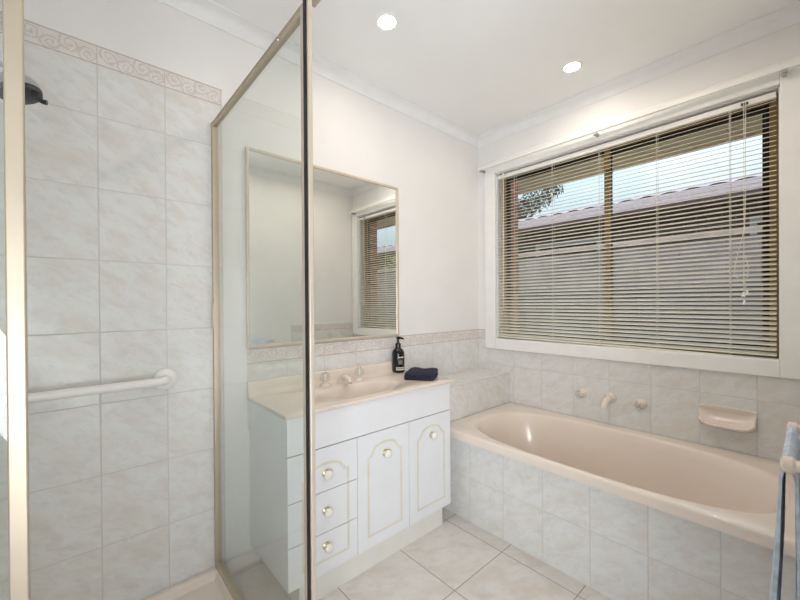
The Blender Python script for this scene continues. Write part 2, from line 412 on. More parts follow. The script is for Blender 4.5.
# ------------------------------------------------------------------ outside
struct('ground', box(NEW(), .235, 14, -12, 14, -.35, -.3), 'ground')
b = NEW(); box(b, .235, .66, -8, 8, 2.12, 2.14); struct('trim_18', b, 'soffit')
b = NEW(); box(b, .66, .68, -8, 8, 2.10, 2.26); struct('trim_19', b, 'soffit')
fen = thing('paling_fence', (1.5, 0, -.3), 'weathered grey timber paling fence outside beyond the blind', 'fence')
b = NEW(); y = -7.0; k = 0
while y < 8:
    x = 1.50 + random.uniform(0, .004); z = 1.655 + random.uniform(-.012, .012)
    box(b, x, x+.014, y, y+.093, -.3, z); y += .098; k += 1
obj('palings', b, 'fence', fen)
obj('capping', box(NEW(), 1.475, 1.545, -7, 8, 1.668, 1.698), 'fence_rail', fen)
for z in (.1, 1.2): obj('rail', box(NEW(), 1.526, 1.57, -7, 8, z, z+.075), 'fence_rail', fen)
for y in (-5.4, -3, -.6, 1.8, 4.2, 6.6): obj('post', box(NEW(), 1.57, 1.67, y, y+.1, -.3, 1.6), 'fence_rail', fen)

hs = thing('neighbour_house', (3.4, 0, -.3), 'dark brick house with mauve tiled roof beyond the fence', 'house')
obj('brick_wall', box(NEW(), 3.45, 3.6, -9, 9, -.3, 2.32), 'brick_n', hs)
obj('fascia', box(NEW(), 3.03, 3.05, -9, 9, 2.27, 2.42), 'gutter', hs)
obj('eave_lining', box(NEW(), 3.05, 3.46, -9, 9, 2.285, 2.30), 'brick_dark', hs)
gb = NEW(); box(gb, 2.93, 3.03, -9, 9, 2.30, 2.415); obj('gutter', gb, 'gutter', hs, bevel=.01)
b = NEW(); ys = [-9 + .05*k for k in range(361)]; rows = []
for xx in (2.95, 3.3, 3.3001, 3.65, 3.6501, 4.0):
    st = int(xx > 3.3) + int(xx > 3.65)
    rows.append([(xx, yy, 2.415 + (xx-2.95)*.26 + .022*abs(math.sin(yy*PI/.22)) + .0*st) for yy in ys])
rows += [[(4.0, yy, 2.40) for yy in ys]]
loft(b, rows, closed=False); obj('tiled_roof', b, 'roof', hs, smooth=True)
for y0, y1 in ((.35, 1.35), (-2.6, -1.2)):
    f = NEW(); box(f, 3.41, 3.45, y0, y0+.06, 1.2, 2.1); box(f, 3.41, 3.45, y1-.06, y1, 1.2, 2.1); box(f, 3.41, 3.45, y0+.06, y1-.06, 2.04, 2.1); box(f, 3.41, 3.45, y0+.06, y1-.06, 1.2, 1.26)
    f = obj('window_frame', f, 'win_grey', hs)
    obj('pane', box(NEW(), 3.425, 3.44, y0+.06, y1-.06, 1.26, 2.04), 'bronze_dark', f)

def tree(name, base, h, blobs, leafm, label, n=900, ls=.10):
    t = thing(name, base, label, 'tree')
    bx, by, bz = base
    b = NEW()
    tube(b, [(bx, by, bz), (bx+.1, by+.05, bz+h*.4), (bx-.05, by, bz+h*.75), (bx, by, bz+h)], [.16, .13, .09, .03], 10)
    for cx, cy, cz, r in blobs:
        tube(b, [(bx, by, bz+h*.55), ((bx+cx)/2, (by+cy)/2, (bz+h*.55+cz)/2+.1), (cx, cy, cz)], [.06, .04, .015], 6)
    obj('trunk', b, 'bark', t, smooth=True)
    f = NEW()
    tot = sum(q[3]**2 for q in blobs)
    for cx, cy, cz, r in blobs:
        for k in range(int(n*r*r/tot)):
            d = Vector((random.gauss(0, 1), random.gauss(0, 1), random.gauss(0, 1))).normalized()*r*random.random()**.45
            p = Vector((cx, cy, cz)) + Vector((d.x, d.y, d.z*.75))
            a = Vector((random.gauss(0, 1), random.gauss(0, 1), random.gauss(-.6, 1))).normalized(); s, u2, _ = frame_of(a)
            L = ls*random.uniform(.7, 1.4); W = L*.2
            q = [p - a*L/2, p + s*W/2 + u2*W*.2, p + a*L/2, p - s*W/2 + u2*W*.2]
            q = [f.verts.new(x) for x in q]; f.faces.new(q)
    obj('foliage', f, leafm, t)
    return t

# ------------------------------------------------------------------ vanity cabinet
VX0, VX1, VY, VZ0, VZ1 = -1.684, -.782, -.386, .098, .7335
S1, S2, ZF, ZD1, ZD2 = -1.377, -1.080, .592, .420, .258
van = thing('vanity_cabinet', ((VX0+VX1)/2, VY/2, 0), 'white laminate vanity cabinet with drawers and gold-lined arched doors', 'vanity cabinet')
b = NEW(); fr = VY + .018
box(b, VX0, VX0+.016, fr, -.006, VZ0, VZ1); box(b, VX1-.016, VX1, fr, -.006, VZ0, VZ1); box(b, VX0+.016, VX1-.016, fr, -.006, VZ0, VZ0+.016)
box(b, VX0+.016, VX1-.016, fr+.003, fr+.008, VZ0+.016, VZ1, 1); box(b, VX0+.016, VX1-.016, -.016, -.006, VZ0+.016, VZ1)  # dark sheet behind the fronts: shade of the gaps put into its colour
obj('carcass', b, ['cab', 'dark_gap'], van)
b = NEW(); box(b, -1.634, -.832, VY+.014, VY+.030, 0, VZ0); box(b, -1.634, -1.618, VY+.03, -.006, 0, VZ0); box(b, -.848, -.832, VY+.03, -.006, 0, VZ0)
obj('kickboard', b, 'kick', van)
obj('fascia_panel', box(NEW(), VX0, VX1, VY, VY+.018, ZF+.002, VZ1), 'cab', van, bevel=.0012)

def strip(bm, pts, w, y, mi=1, proud=.0006):
    """a flat routed line that follows a polyline in the x-z plane of a cabinet front"""
    pts = [Vector((p[0], p[1])) for p in pts]; L = []; R = []
    for i, p in enumerate(pts):
        d0 = (p - pts[i-1]).normalized() if i > 0 else (pts[1]-p).normalized()
        d1 = (pts[i+1]-p).normalized() if i < len(pts)-1 else d0
        d = (d0+d1); d = d.normalized() if d.length > 1e-6 else d0
        n = Vector((-d.y, d.x)); k = 1/max(.5, n.dot(Vector((-d1.y, d1.x))))
        L.append(p + n*w/2*k); R.append(p - n*w/2*k)
    f0 = [[(q.x, y+.0002, q.y) for q in L], [(q.x, y-proud, q.y) for q in L], [(q.x, y-proud, q.y) for q in R], [(q.x, y+.0002, q.y) for q in R]]
    loft(bm, f0, closed=False, mi=mi)
def arch(x0, x1, zs, zt):
    """shouldered arch from left shoulder (x0,zs) to right shoulder, crown at zt"""
    c = (x0+x1)/2; hw = (x1-x0)/2; n = 9; out = []
    sw = hw*.28
    out.append((x0, zs))
    for k in range(1, 5): t = k/4*PI/2; out.append((x0 + sw*math.sin(t)*.75, zs + .014*(1-math.cos(t)) ))
    a0 = x0+sw; r = c-a0
    for k in range(0, n+1):
        t = PI - k/n*PI/2; out.append((c + r*math.cos(t), zs+.016 + (zt-zs-.016)*math.sin(t)))
    return out + [(2*c-x, z) for x, z in reversed(out[:-1])]
GW = .011
def knob(parent, x, z):
    k = NEW(); lathe(k, (x, VY, z), (0, -1, 0), [(0, 0), (.0155, 0), (.0155, .003), (.011, .006), (.008, .008), (.0075, .014), (0, .014)], 20, 0)
    lathe(k, (x, VY-.012, z), (0, -1, 0), [(0, 0), (.009, 0), (.0155, .004), (.018, .010), (.0165, .016), (.010, .021), (0, .0225)], 20, 1)
    obj('knob', k, ['brass', 'porcelain'], parent, smooth=True)
gL, gR = VX0+.060, S1-.046
g = .0015
A = arch(gL, gR, ZF-.112, ZF-.064)
for z0, z1, paths, kz in ((ZD1, ZF, [[(gL, ZD1+g)] + A + [(gR, ZD1+g)]], .490), (ZD2, ZD1, [[(gL, ZD2+g), (gL, ZD1-g)], [(gR, ZD2+g), (gR, ZD1-g)]], .343),
                          (VZ0, ZD2, [[(gL, ZD2-g), (gL, VZ0+.052), (gR, VZ0+.052), (gR, ZD2-g)]], .205)):
    b = NEW(); box(b, VX0, S1-g, VY, VY+.018, z0+g, z1-g)
    for p in paths: strip(b, p, GW, VY)
    d = obj('drawer', b, ['cab', 'gold'], van); knob(d, -1.527, kz)
for x0, x1, kx, kz in ((S1, S2, -1.226, .488), (S2, VX1, -.926, .495)):
    b = NEW(); box(b, x0+g, x1-(g if x1 != VX1 else 0), VY, VY+.018, VZ0, ZF-g)
    a, c = x0+.058, x1-.050
    strip(b, [((a+c)/2, VZ0+.052), (a, VZ0+.052)] + arch(a, c, ZF-.104, ZF-.053) + [(c, VZ0+.052), ((a+c)/2, VZ0+.052)], GW, VY)
    d = obj('door', b, ['cab', 'gold'], van); knob(d, kx, kz)

# vanity top with moulded oval basin
top = thing('worktop', (-1.23, -.2, .7335), 'cream moulded vanity top with oval basin and low upstand', 'worktop')
TX0, TX1, TY0, TZ = -1.694, -.764, -.397, .7505
cx, cy = (TX0+TX1)/2, (TY0-.005)/2; a, bb = (TX1-TX0)/2, (-.005-TY0)/2
bx, by = -1.243, -.226
pr_ = rect_angles(a, bb, 26)
def bring(A_, B_, n, z, ox=0, oy=0): 
    out = []
    for (px, py) in pr_:
        t = math.atan2(cy+py-by, cx+px-bx); q = sup(t, A_, B_, n); out.append((bx+ox+q[0], by+oy+q[1], z))
    return out
def rring(ins, z): return [(cx+px*(a-ins)/a, cy+py*(bb-ins)/bb, z) for px, py in pr_]
b = NEW()
loft(b, [rring(.012, .7345), rring(.0008, .7345), rring(0, .7355), rring(0, .7475), rring(.0009, .7496), rring(.003, TZ), bring(.222, .112, 2.2, TZ), bring(.215, .107, 2.2, TZ-.003), bring(.205, .101, 2.2, TZ-.012),
         bring(.19, .09, 2.2, TZ-.045), bring(.16, .074, 2.2, TZ-.085), bring(.11, .05, 2.1, TZ-.112), bring(.05, .03, 2, TZ-.122), bring(.022, .022, 2, TZ-.124)], cap1=True)
obj('basin_slab', b, 'cream', top, smooth=True, angle=50)
b = NEW(); pu = [(-.005, TZ-.002), (-.005, .813), (-.016, .813), (-.020, .808), (-.022, .775), (-.027, .762), (-.036, .755), (-.050, TZ+.0012), (-.064, TZ+.0001)]
loft(b, [[(x, y, z) for y, z in pu] for x in (TX0, -.868)], cap0=True, cap1=True); obj('upstand', b, 'cream', top, smooth=True, angle=50)
b = NEW(); lathe(b, (bx, by, TZ-.1238), (0, 0, 1), [(.024, 0), (.024, .003), (.018, .003), (.016, .001), (0, .001)], 24); obj('drain', b, 'chrome', top, smooth=True)

def tap_handle(bm, base, ax, h, r, mi0, mi1):
    lathe(bm, base, ax, [(0, 0), (r*1.15, 0), (r*1.1, .008), (r*.6, .016), (r*.5, h*.4), (0, h*.4)], 24, mi0)
    s, t, d = frame_of(ax); base = Vector(base); rg = []
    for hh, k in ((h*.36, .62), (h*.42, .95), (h*.55, 1.08), (h*.8, 1.0), (h*.95, .8), (h, .45)):
        rg.append([base + d*hh + (s*math.cos(2*PI*i/24)+t*math.sin(2*PI*i/24))*r*k*(1+.09*math.cos(6*2*PI*i/24)) for i in range(24)])
    loft(bm, rg, cap0=True, cap1=True, mi=mi1)
for x, lab in ((-1.338, 'clear knob basin tap nearest the shower screen'), (-1.134, 'clear knob basin tap nearest the soap bottle')):
    t = thing('basin_tap', (x, -.062, TZ), lab, 'tap', 'basin taps')
    b = NEW(); lathe(b, (x, -.062, TZ), (0, 0, 1), [(0, 0), (.024, 0), (.023, .007), (.013, .014), (.011, .026), (0, .026)], 24); obj('flange', b, 'cream', t, smooth=True)
    b = NEW(); s = []
    for hh, rr in ((.022, .013), (.027, .021), (.038, .0245), (.052, .023), (.060, .018), (.063, .010)):
        s.append([(x + math.cos(2*PI*i/24)*rr*(1+.10*math.cos(12*PI*i/24)), -.062 + math.sin(2*PI*i/24)*rr*(1+.10*math.cos(12*PI*i/24)), TZ+hh) for i in range(24)])
    loft(b, s, cap0=True, cap1=True); hd = obj('handle', b, 'acrylic', t, smooth=True)
    b = NEW(); cyl(b, (x, -.062, TZ+.063), (x, -.062, TZ+.066), .009, 16); obj('cap', b, 'chrome', hd, smooth=True)
    b = NEW(); cyl(b, (x, -.062, TZ+.024), (x, -.062, TZ+.060), .0065, 12); obj('spindle', b, 'plastic_white', hd, smooth=True)
sp_ = thing('basin_spout', (-1.236, -.06, TZ), 'short cream basin spout between the two basin taps', 'spout')
b = NEW(); lathe(b, (-1.236, -.055, TZ), (0, 0, 1), [(0, 0), (.026, 0), (.025, .008), (.018, .022), (.014, .032), (0, .036)], 24); obj('base', b, 'cream', sp_, smooth=True)
b = NEW(); tube(b, [(-1.234, -.045, TZ+.022), (-1.238, -.075, TZ+.033), (-1.246, -.115, TZ+.034), (-1.251, -.142, TZ+.028), (-1.253, -.152, TZ+.015)], [.014, .0145, .0135, .0125, .011], 16); obj('nozzle', b, 'cream', sp_, smooth=True)

# soap bottle
sx, sy = -.842, -.043
sb = thing('soap_bottle', (sx, sy, TZ), 'black pump bottle of hand wash on the vanity top', 'soap bottle')
b = NEW(); lathe(b, (sx, sy, TZ), (0, 0, 1), [(0, 0), (.034, 0), (.037, .004), (.037, .104), (.0355, .117), (.030, .129), (.019, .139), (.0155, .143), (.0150, .150), (0, .150)], 32); obj('body', b, 'soap_black', sb, smooth=True)
b = NEW(); lathe(b, (sx, sy, TZ+.146), (0, 0, 1), [(0, 0), (.0165, 0), (.0165, .020), (.012, .024), (.0075, .026), (.0065, .046), (0, .046)], 24)
dirv = Vector((.93, -.36, 0))
tube(b, [(sx-.008, sy+.003, TZ+.199), (sx, sy, TZ+.200), tuple(Vector((sx, sy, TZ+.198))+dirv*.02), tuple(Vector((sx, sy, TZ+.193))+dirv*.035)], [.0085, .009, .0065, .004], 12)
obj('pump', b, 'soap_black', sb, smooth=True)
def lab(z0, z1, a0, a1, mat, r=.0373):
    b = NEW(); rg = [[(sx+math.cos(a0+(a1-a0)*k/10)*r, sy+math.sin(a0+(a1-a0)*k/10)*r, z) for k in range(11)] for z in (TZ+z0, TZ+z1)]
    loft(b, rg, closed=False); return obj('label', b, mat, sb, smooth=True)
fa = math.atan2(CAM.y-sy, CAM.x-sx)
lab(.016, .034, fa-.35, fa+1.15, 'label_white'); lab(.050, .074, fa+.10, fa+.75, 'label_grey'); lab(.088, .094, fa+.1, fa+.95, 'label_white')
lab(.016, .090, fa-1.9, fa-1.0, 'label_grey'); lab(.024, .027, fa-.25, fa+1.05, 'soap_black', .0375); lab(.080, .083, fa+.15, fa+.8, 'label_grey')

# folded navy hand towel: a stack of folded layers with soft edges
def folded(name, cx, cy, z, sx_, sy_, rot, layers, mat, label):
    t = thing(name, (cx, cy, z), label, 'towel'); b = NEW(); R = Matrix.Rotation(rot, 3, 'Z'); zz = z
    for k, (kx, ky, th, ox, oy) in enumerate(layers):
        pts = rect_angles(sx_*kx/2, sy_*ky/2, 14)
        def rg(f, h, wv):
            out = []
            for (px, py) in pts:
                q = sup(math.atan2(py, px), sx_*kx/2, sy_*ky/2, 16); w_ = .004*math.sin(px*70+k*2)*math.cos(py*60)*wv
                out.append(tuple(R @ Vector((q[0]*f+ox, q[1]*f+oy, 0)) + Vector((cx, cy, zz+h+w_))))
            return out
        loft(b, [rg(.97, 0, 0), rg(.99, th*.15, .0), rg(1, th*.5, .3), rg(.993, th*.85, .6), rg(.965, th, .8), rg(.5, th*1.04, .8)], cap0=True, cap1=True)
        zz += th*.93
    obj('folded_cloth', b, mat, t, smooth=True, angle=60)
    return t
folded('hand_towel', -.846, -.240, TZ, .192, .160, .60, [(1, 1, .012, 0, 0), (.985, .99, .012, -.001, .001), (.97, .98, .012, .001, -.001)], 'towel_navy', 'folded navy towel on the end of the vanity top')

# mirror over the vanity
mir = thing('wall_mirror', (-1.25, 0, 1.4), 'large rectangular mirror in a thin cream frame above the vanity', 'mirror')
mx0, mx1, mz0, mz1 = -1.694, -.808, .960, 1.842
obj('mirror_glass', box(NEW(), mx0+.008, mx1-.008, -.010, -.004, mz0+.008, mz1-.008), 'mirror', mir)
b = NEW(); fw = .013
box(b, mx0, mx0+fw, -.018, -.001, mz0, mz1); box(b, mx1-fw, mx1, -.018, -.001, mz0, mz1); box(b, mx0+fw, mx1-fw, -.018, -.001, mz0, mz0+fw); box(b, mx0+fw, mx1-fw, -.018, -.001, mz1-fw, mz1)
obj('frame', b, 'mirror_frame', mir, bevel=.003)

# ------------------------------------------------------------------ bath
bt = thing('bathtub', (-.37, -.955, 0), 'beige acrylic bathtub set into the tiled surround', 'bathtub')
BX0, BX1, BY0, BY1, BZ = -.740, -.0045, YF+.0055, -.2645, .468
cx, cy = (BX0+BX1)/2, (BY0+BY1)/2; a, bb = (BX1-BX0)/2, (BY1-BY0)/2
pr_ = rect_angles(a, bb, 30); bx, by = -.402, -.980
b = NEW()
loft(b, [[(cx+px*(a-.03)/a, cy+py*bb/bb, .426) for px, py in pr_], rring(0, .426), rring(0, .456), rring(.0015, .462), rring(.005, .4665), rring(.010, BZ), bring(.318, .634, 3.0, BZ), bring(.311, .627, 3.0, BZ-.0015), bring(.305, .621, 2.9, BZ-.006), bring(.300, .615, 2.85, BZ-.014),
         bring(.290, .600, 2.8, BZ-.045), bring(.262, .560, 2.8, BZ-.15, 0, .0), bring(.240, .515, 2.8, BZ-.27), bring(.222, .478, 2.8, BZ-.325), bring(.190, .440, 2.7, BZ-.352), bring(.10, .3, 2.5, BZ-.360), bring(.02, .05, 2, BZ-.362)], cap1=True)
obj('tub_shell', b, 'bath', bt, smooth=True, angle=45)
b = NEW(); lathe(b, (-.40, -1.33, BZ-.3600), (0, 0, 1), [(.032, 0), (.032, .004), (.025, .005), (.02, .003), (0, .003)], 24); obj('waste', b, 'chrome', bt, smooth=True)
def wall_tap(y, z, label):
    t = thing('bath_tap', (-T, y, z), label, 'tap', 'bath wall taps')
    b = NEW(); lathe(b, (-T, y, z), (-1, 0, 0), [(0, 0), (.027, 0), (.026, .006), (.019, .016), (.015, .030), (.013, .034), (0, .034)], 24); obj('flange', b, 'cream', t, smooth=True)
    b = NEW(); rg = []
    for hh, rr in ((.032, .012), (.036, .019), (.046, .022), (.056, .021), (.062, .015)):
        rg.append([(-T-hh, y+math.cos(2*PI*i/24)*rr*(1+.1*math.cos(12*PI*i/24)), z+math.sin(2*PI*i/24)*rr*(1+.1*math.cos(12*PI*i/24))) for i in range(24)])
    loft(b, rg, cap0=True, cap1=True); hd = obj('handle', b, 'acrylic', t, smooth=True)
    b = NEW(); cyl(b, (-T-.062, y, z), (-T-.066, y, z), .010, 16); obj('cap', b, 'chrome', hd, smooth=True)
    b = NEW(); cyl(b, (-T-.03, y, z), (-T-.058, y, z), .006, 12); obj('spindle', b, 'chrome', hd, smooth=True)
wall_tap(-.748, .612, 'clear knob bath tap on the wall nearest the ledge')
wall_tap(-1.052, .609, 'clear knob bath tap on the wall nearest the soap dish')
spt = thing('bath_spout', (-T, -.905, .614), 'short cream bath spout between the two wall taps', 'spout')
b = NEW(); lathe(b, (-T, -.903, .614), (-1, 0, 0), [(0, 0), (.030, 0), (.030, .008), (.022, .018), (0, .02)], 24); obj('flange', b, 'cream', spt, smooth=True)
b = NEW(); tube(b, [(-T-.01, -.903, .614), (-T-.05, -.903, .613), (-T-.085, -.903, .604), (-T-.105, -.903, .588), (-T-.11, -.903, .572)], [.018, .018, .0165, .015, .014], 16); obj('nozzle', b, 'cream', spt, smooth=True)

# soap dish: a scooped ceramic tray that grows out of the tiles
sd = thing('soap_dish', (-T, -1.392, .62), 'cream ceramic soap dish on the tiles above the bath', 'soap dish')
b = NEW(); yc, hw = -1.392, .100; rgs = []
for k in range(33):
    q = -1 + 2*k/32; q = math.copysign(abs(q)**.75, q); e = max(0, 1-abs(q)**4)**.7; fr_ = .22 + .78*max(0, 1-abs(q)**7)**.5; zl = .585 + .020*abs(q)**5
    zt = .662 - .004*abs(q)**6; A_ = (.010, zt); B_ = (.058*fr_, zl)
    o = [(0, zt), A_, (.011, zt-.007*e)]
    for t in [i/12 for i in range(1, 12)]:
        dep = .034*e*math.sin(PI*t**.8)**.7; o.append((max(.0015, A_[0]+(B_[0]-A_[0])*t - dep*.72), A_[1]+(B_[1]-A_[1])*t - dep*.55 - .007*e*(1-t)))
    o += [(B_[0]-.004, zl+.002), B_, (B_[0]+.001, zl-.006), (B_[0]-.006, zl-.014), (B_[0]*.6, zl-.022), (.004, zl-.028), (0, zl-.028)]
    rgs.append([(-T-u1, yc+hw*q, v1) for u1, v1 in o])
loft(b, rgs, cap0=True, cap1=True)
obj('dish_bowl', b, 'bath', sd, smooth=True, angle=75)

# ------------------------------------------------------------------ shower
GX, GY = -1.8185, -.85
st_ = thing('shower_tray', (-2.28, -.43, 0), 'low beige shower tray at the foot of the tiled wall', 'shower tray')
b = NEW(); X0, X1, Y0, Y1 = XL+T+.001, -1.802, -.862, -T-.001
def tr(i, z): return [(X0+i, Y0+i, z), (X1-i, Y0+i, z), (X1-i, Y1-i, z), (X0+i, Y1-i, z)]
loft(b, [tr(0, 0), tr(0, .064), tr(.004, .068), tr(.022, .068), tr(.030, .062), tr(.038, .036), tr(.055, .031), tr(.3, .027)], cap0=True, cap1=True)
obj('tray_shell', b, 'cream', st_, smooth=True, angle=35)
b = NEW(); lathe(b, (-2.28, -.43, .0268), (0, 0, 1), [(.045, 0), (.045, .003), (.03, .004), (0, .004)], 24); obj('drain', b, 'chrome', st_, smooth=True)
scr = thing('shower_screen', (GX, -.43, .068), 'framed clear glass shower screen with champagne metal edges', 'shower screen')
Zt = 1.902; zb = .069
b = NEW(); box(b, GX-.012, GX+.012, -.026, -T-.0015, zb, Zt); obj('wall_channel', b, 'alu', scr, bevel=.002)
b = NEW(); box(b, GX-.008, GX+.008, -.80, -.026, Zt-.020, Zt-.005); box(b, GX-.0105, GX+.0105, -.812, -.026, Zt-.0055, Zt); box(b, GX-.0095, GX-.006, -.80, -.026, Zt-.022, Zt-.017); tr_ = obj('top_rail', b, 'alu', scr, bevel=.002)
b = NEW(); box(b, GX-.012, GX+.012, -.80, -.026, zb, zb+.028); box(b, GX-.004, GX+.016, -.80, -.026, zb, zb+.012); obj('bottom_rail', b, 'alu', scr, bevel=.002)
obj('glass_panel', box(NEW(), GX-.0025, GX+.0025, -.802, -.022, zb+.022, Zt-.02), 'glass', scr)
b = NEW(); box(b, -1.8362, -1.8240, -.852, -.812, zb, Zt-.012, 0); box(b, -1.826, -1.811, -.818, -.796, zb, Zt-.012, 0)
po = obj('corner_post', b, 'alu_light', scr, bevel=.002)
obj('door_seal', box(NEW(), -1.8380, -1.8352, -.846, -.831, zb, Zt-.012), 'black', po)
b = NEW(); box(b, XL+T, -1.803, -.858, -.828, Zt-.012, Zt+.012); obj('header_rail', b, 'alu', scr, bevel=.002)
b = NEW(); box(b, XL+T, -1.8375, -.852, -.832, zb, zb+.024); obj('sill_rail', b, 'alu', scr, bevel=.002)
b = NEW(); box(b, -2.334, -2.3125, -.852, -.832, zb+.024, Zt-.012); obj('front_stile', b, 'alu', scr, bevel=.002)
obj('front_glass', box(NEW(), XL+T+.02, -2.333, -.844, -.840, zb+.024, Zt-.012), 'glass', scr)
b = NEW(); box(b, XL+T, XL+T+.022, -.852, -.832, zb+.024, Zt-.012); obj('wall_stile', b, 'alu', scr, bevel=.002)
b = NEW(); box(b, GX-.0165, GX-.011, -.024, -.012, 1.06, 1.16); obj('door_strike', b, 'alu', scr, bevel=.001)
for y in (-.10, -.66):
    b = NEW(); lathe(b, (GX-.008, y, Zt-.011), (-1, 0, 0), [(0, 0), (.004, 0), (.003, .002), (0, .0025)], 10); obj('screw', b, 'chrome', scr, smooth=True)

gr = thing('grab_rail', (-2.33, -.06, .87), 'white grab rail across the tiled shower wall', 'grab rail')
b = NEW(); zr = .870; cr = .03
def bend(x, sg): return [(x + sg*(cr - cr*math.cos(t)), -.030 - cr*math.sin(t) , zr) for t in (0, PI/8, PI/4, 3*PI/8, PI/2)]
pts = [(-2.660, -.006, zr)] + bend(-2.660, 1) + list(reversed(bend(-2.000, -1))) + [(-2.000, -.006, zr)]
tube(b, pts, .0155, 16); obj('rail', b, 'plastic_white', gr, smooth=True)
for x in (-2.000, -2.660):
    b = NEW(); lathe(b, (x, -T-.0012, zr), (0, -1, 0), [(0, 0), (.040, 0), (.040, .006), (.034, .012), (.019, .016), (0, .016)], 28); obj('flange', b, 'plastic_white', gr, smooth=True)

sh = thing('shower_rose', (XL+T, -.40, 1.72), 'grey chrome shower head with dark nozzle face and small lever', 'shower')
hx, hy, hz = -2.353, -.40, 1.668
b = NEW(); cyl(b, (XL+T+.0012, hy, 1.76), (XL+T+.012, hy, 1.76), .028, 24)
tube(b, [(XL+T+.01, hy, 1.76), (-2.60, hy, 1.765), (-2.46, hy, 1.755), (-2.385, hy, 1.725), (-2.358, hy, 1.700)], .0105, 12); obj('arm', b, 'chrome', sh, smooth=True)
axd = Vector((.28, -.12, -1)).normalized(); hb = Vector((hx, hy, hz)) - axd*.028
b = NEW(); lathe(b, hb, axd, [(0, -.004), (.016, -.002), (.030, .006), (.040, .020), (.0425, .034), (.041, .036), (0, .036)], 28); hd = obj('head', b, 'grey_chrome', sh, smooth=True)
b = NEW(); lathe(b, hb + axd*.0345, axd, [(.0425, 0), (.040, .010), (.034, .014), (0, .015)], 28); obj('nozzle_face', b, 'nozzle', hd, smooth=True)
b = NEW(); p0 = hb + axd*.046; tube(b, [tuple(p0 + Vector((.028, -.012, 0))), tuple(p0 + Vector((.038, -.016, -.006))), tuple(p0 + Vector((.046, -.018, -.007)))], [.006, .0055, .006], 10); obj('lever', b, 'nozzle', hd, smooth=True)

# ------------------------------------------------------------------ window dressing
bl = thing('venetian_blind', (.025, -.86, WZ0), 'beige horizontal slat blind hanging in the window', 'blind')
by0, by1 = WY0+.012, WY1-.008
b = NEW(); box(b, .008, .034, by0, by1, 2.032, 2.057); obj('headrail', b, 'rail_white', bl, bevel=.002)
b = NEW(); loft(b, [[(.010+.028*(.5+.5*math.cos(2*PI*k/12)), y, zz + .007*math.sin(2*PI*k/12)) for k in range(12)] for y, zz in ((by0, .893), (-.86, .9065), (by1, .912))], cap0=True, cap1=True)
obj('bottom_rail', b, 'blind', bl, smooth=True)
TILT = math.radians(23.5); NS = 52; sl = NEW()
def slat_ring(sag):
    out = []
    for k in range(7):
        u_ = -.0125 + .025*k/6; h = .0012*(1-(u_/.0125)**2); out.append((u_, h))
    out = out + [(u_, h-.0006) for u_, h in reversed(out)]
    return [(.022 + u_*math.cos(TILT) - h*math.sin(TILT), u_*math.sin(TILT) + h*math.cos(TILT)) for u_, h in out]
sr = slat_ring(0)
loft(sl, [[(x, y, z) for x, z in sr] for y in (by0, -.86, by1)], cap0=True, cap1=True)
first = obj('slat', sl, 'blind', None, smooth=True, angle=60)
ztop, zbot = 2.022, .928
for k in range(NS):
    o = first if k == 0 else first.copy()
    if k: COL.objects.link(o)
    z = ztop - (ztop-zbot)*k/(NS-1)
    o.parent = bl; o.location = -bl.location + Vector((0, 0, z + random.uniform(-.0007, .0007))); zloc = o.location.copy()
    low = max(0, (k-44)/7)
    o.rotation_euler = (0, 0, 0); o.rotation_euler[1] = -math.radians(9.5*(k/(NS-1))**1.5)
    _c = Vector((.022, 0, 0)); _off = _c - Matrix.Rotation(o.rotation_euler[1], 3, 'Y') @ _c
    o.location = zloc + _off
    if low > 0:          # the lowest slats sag towards the far end like the bottom rail
        ang = .0075*low; o.rotation_euler[0] = ang
        o.location = -bl.location + _off + Vector((0, 0, z + .86*math.sin(ang) - .004*low))
for y in (-.213+.012, -.269-.03, -.565, -.842, -1.121, -1.405):
    b = NEW()
    for x in (.0095, .0345): tube(b, [(x, y, 2.04), (x, y, .905)], .0007, 6)
    tube(b, [(.0085, y+.003, 2.04), (.0085, y+.003, .905)], .0008, 6)
    obj('ladder_cord', b, 'cord', bl)
b = NEW(); tube(b, [(-.003, -.218, 2.045), (-.004, -.216, 1.10)], .0028, 8); lathe(b, (-.003, -.218, 2.04), (0, 0, 1), [(0, 0), (.005, 0), (.005, .02), (0, .02)], 10); obj('tilt_wand', b, 'cord', bl, smooth=True)
b = NEW(); cy0 = -1.452
tube(b, [(-.002, cy0, 2.045), (-.003, cy0, 1.6), (-.003, cy0+.001, 1.25), (-.004, cy0+.002, 1.20)], .0012, 6)
tube(b, [(-.002, cy0-.006, 2.045), (-.003, cy0-.005, 1.62), (-.004, cy0-.002, 1.48), (-.005, cy0+.028, 1.33), (-.005, cy0+.034, 1.275), (-.005, cy0+.012, 1.245), (-.004, cy0-.004, 1.235), (-.004, cy0-.008, 1.19)], .0012, 6)
tube(b, [(-.004, cy0+.012, 1.245), (-.004, cy0-.012, 1.26), (-.004, cy0-.014, 1.31), (-.004, cy0-.002, 1.36)], .0012, 6)
tube(b, [(-.004, cy0-.002, 1.24), (-.004, cy0-.001, 1.165)], .0012, 6)
obj('pull_cord', b, 'cord', bl)
for dy, dz in ((.002, 1.185), (-.010, 1.192), (-.001, 1.150)):
    b = NEW(); lathe(b, (-.004, cy0+dy, dz-.012), (0, 0, 1), [(0, 0), (.007, 0), (.0065, .006), (.003, .020), (0, .022)], 12); obj('tassel', b, 'plastic_white', bl, smooth=True)
b = NEW(); box(b, .000, .007, cy0-.014, cy0+.010, 2.036, 2.046); obj('cord_lock', b, 'bronze_dark', bl)

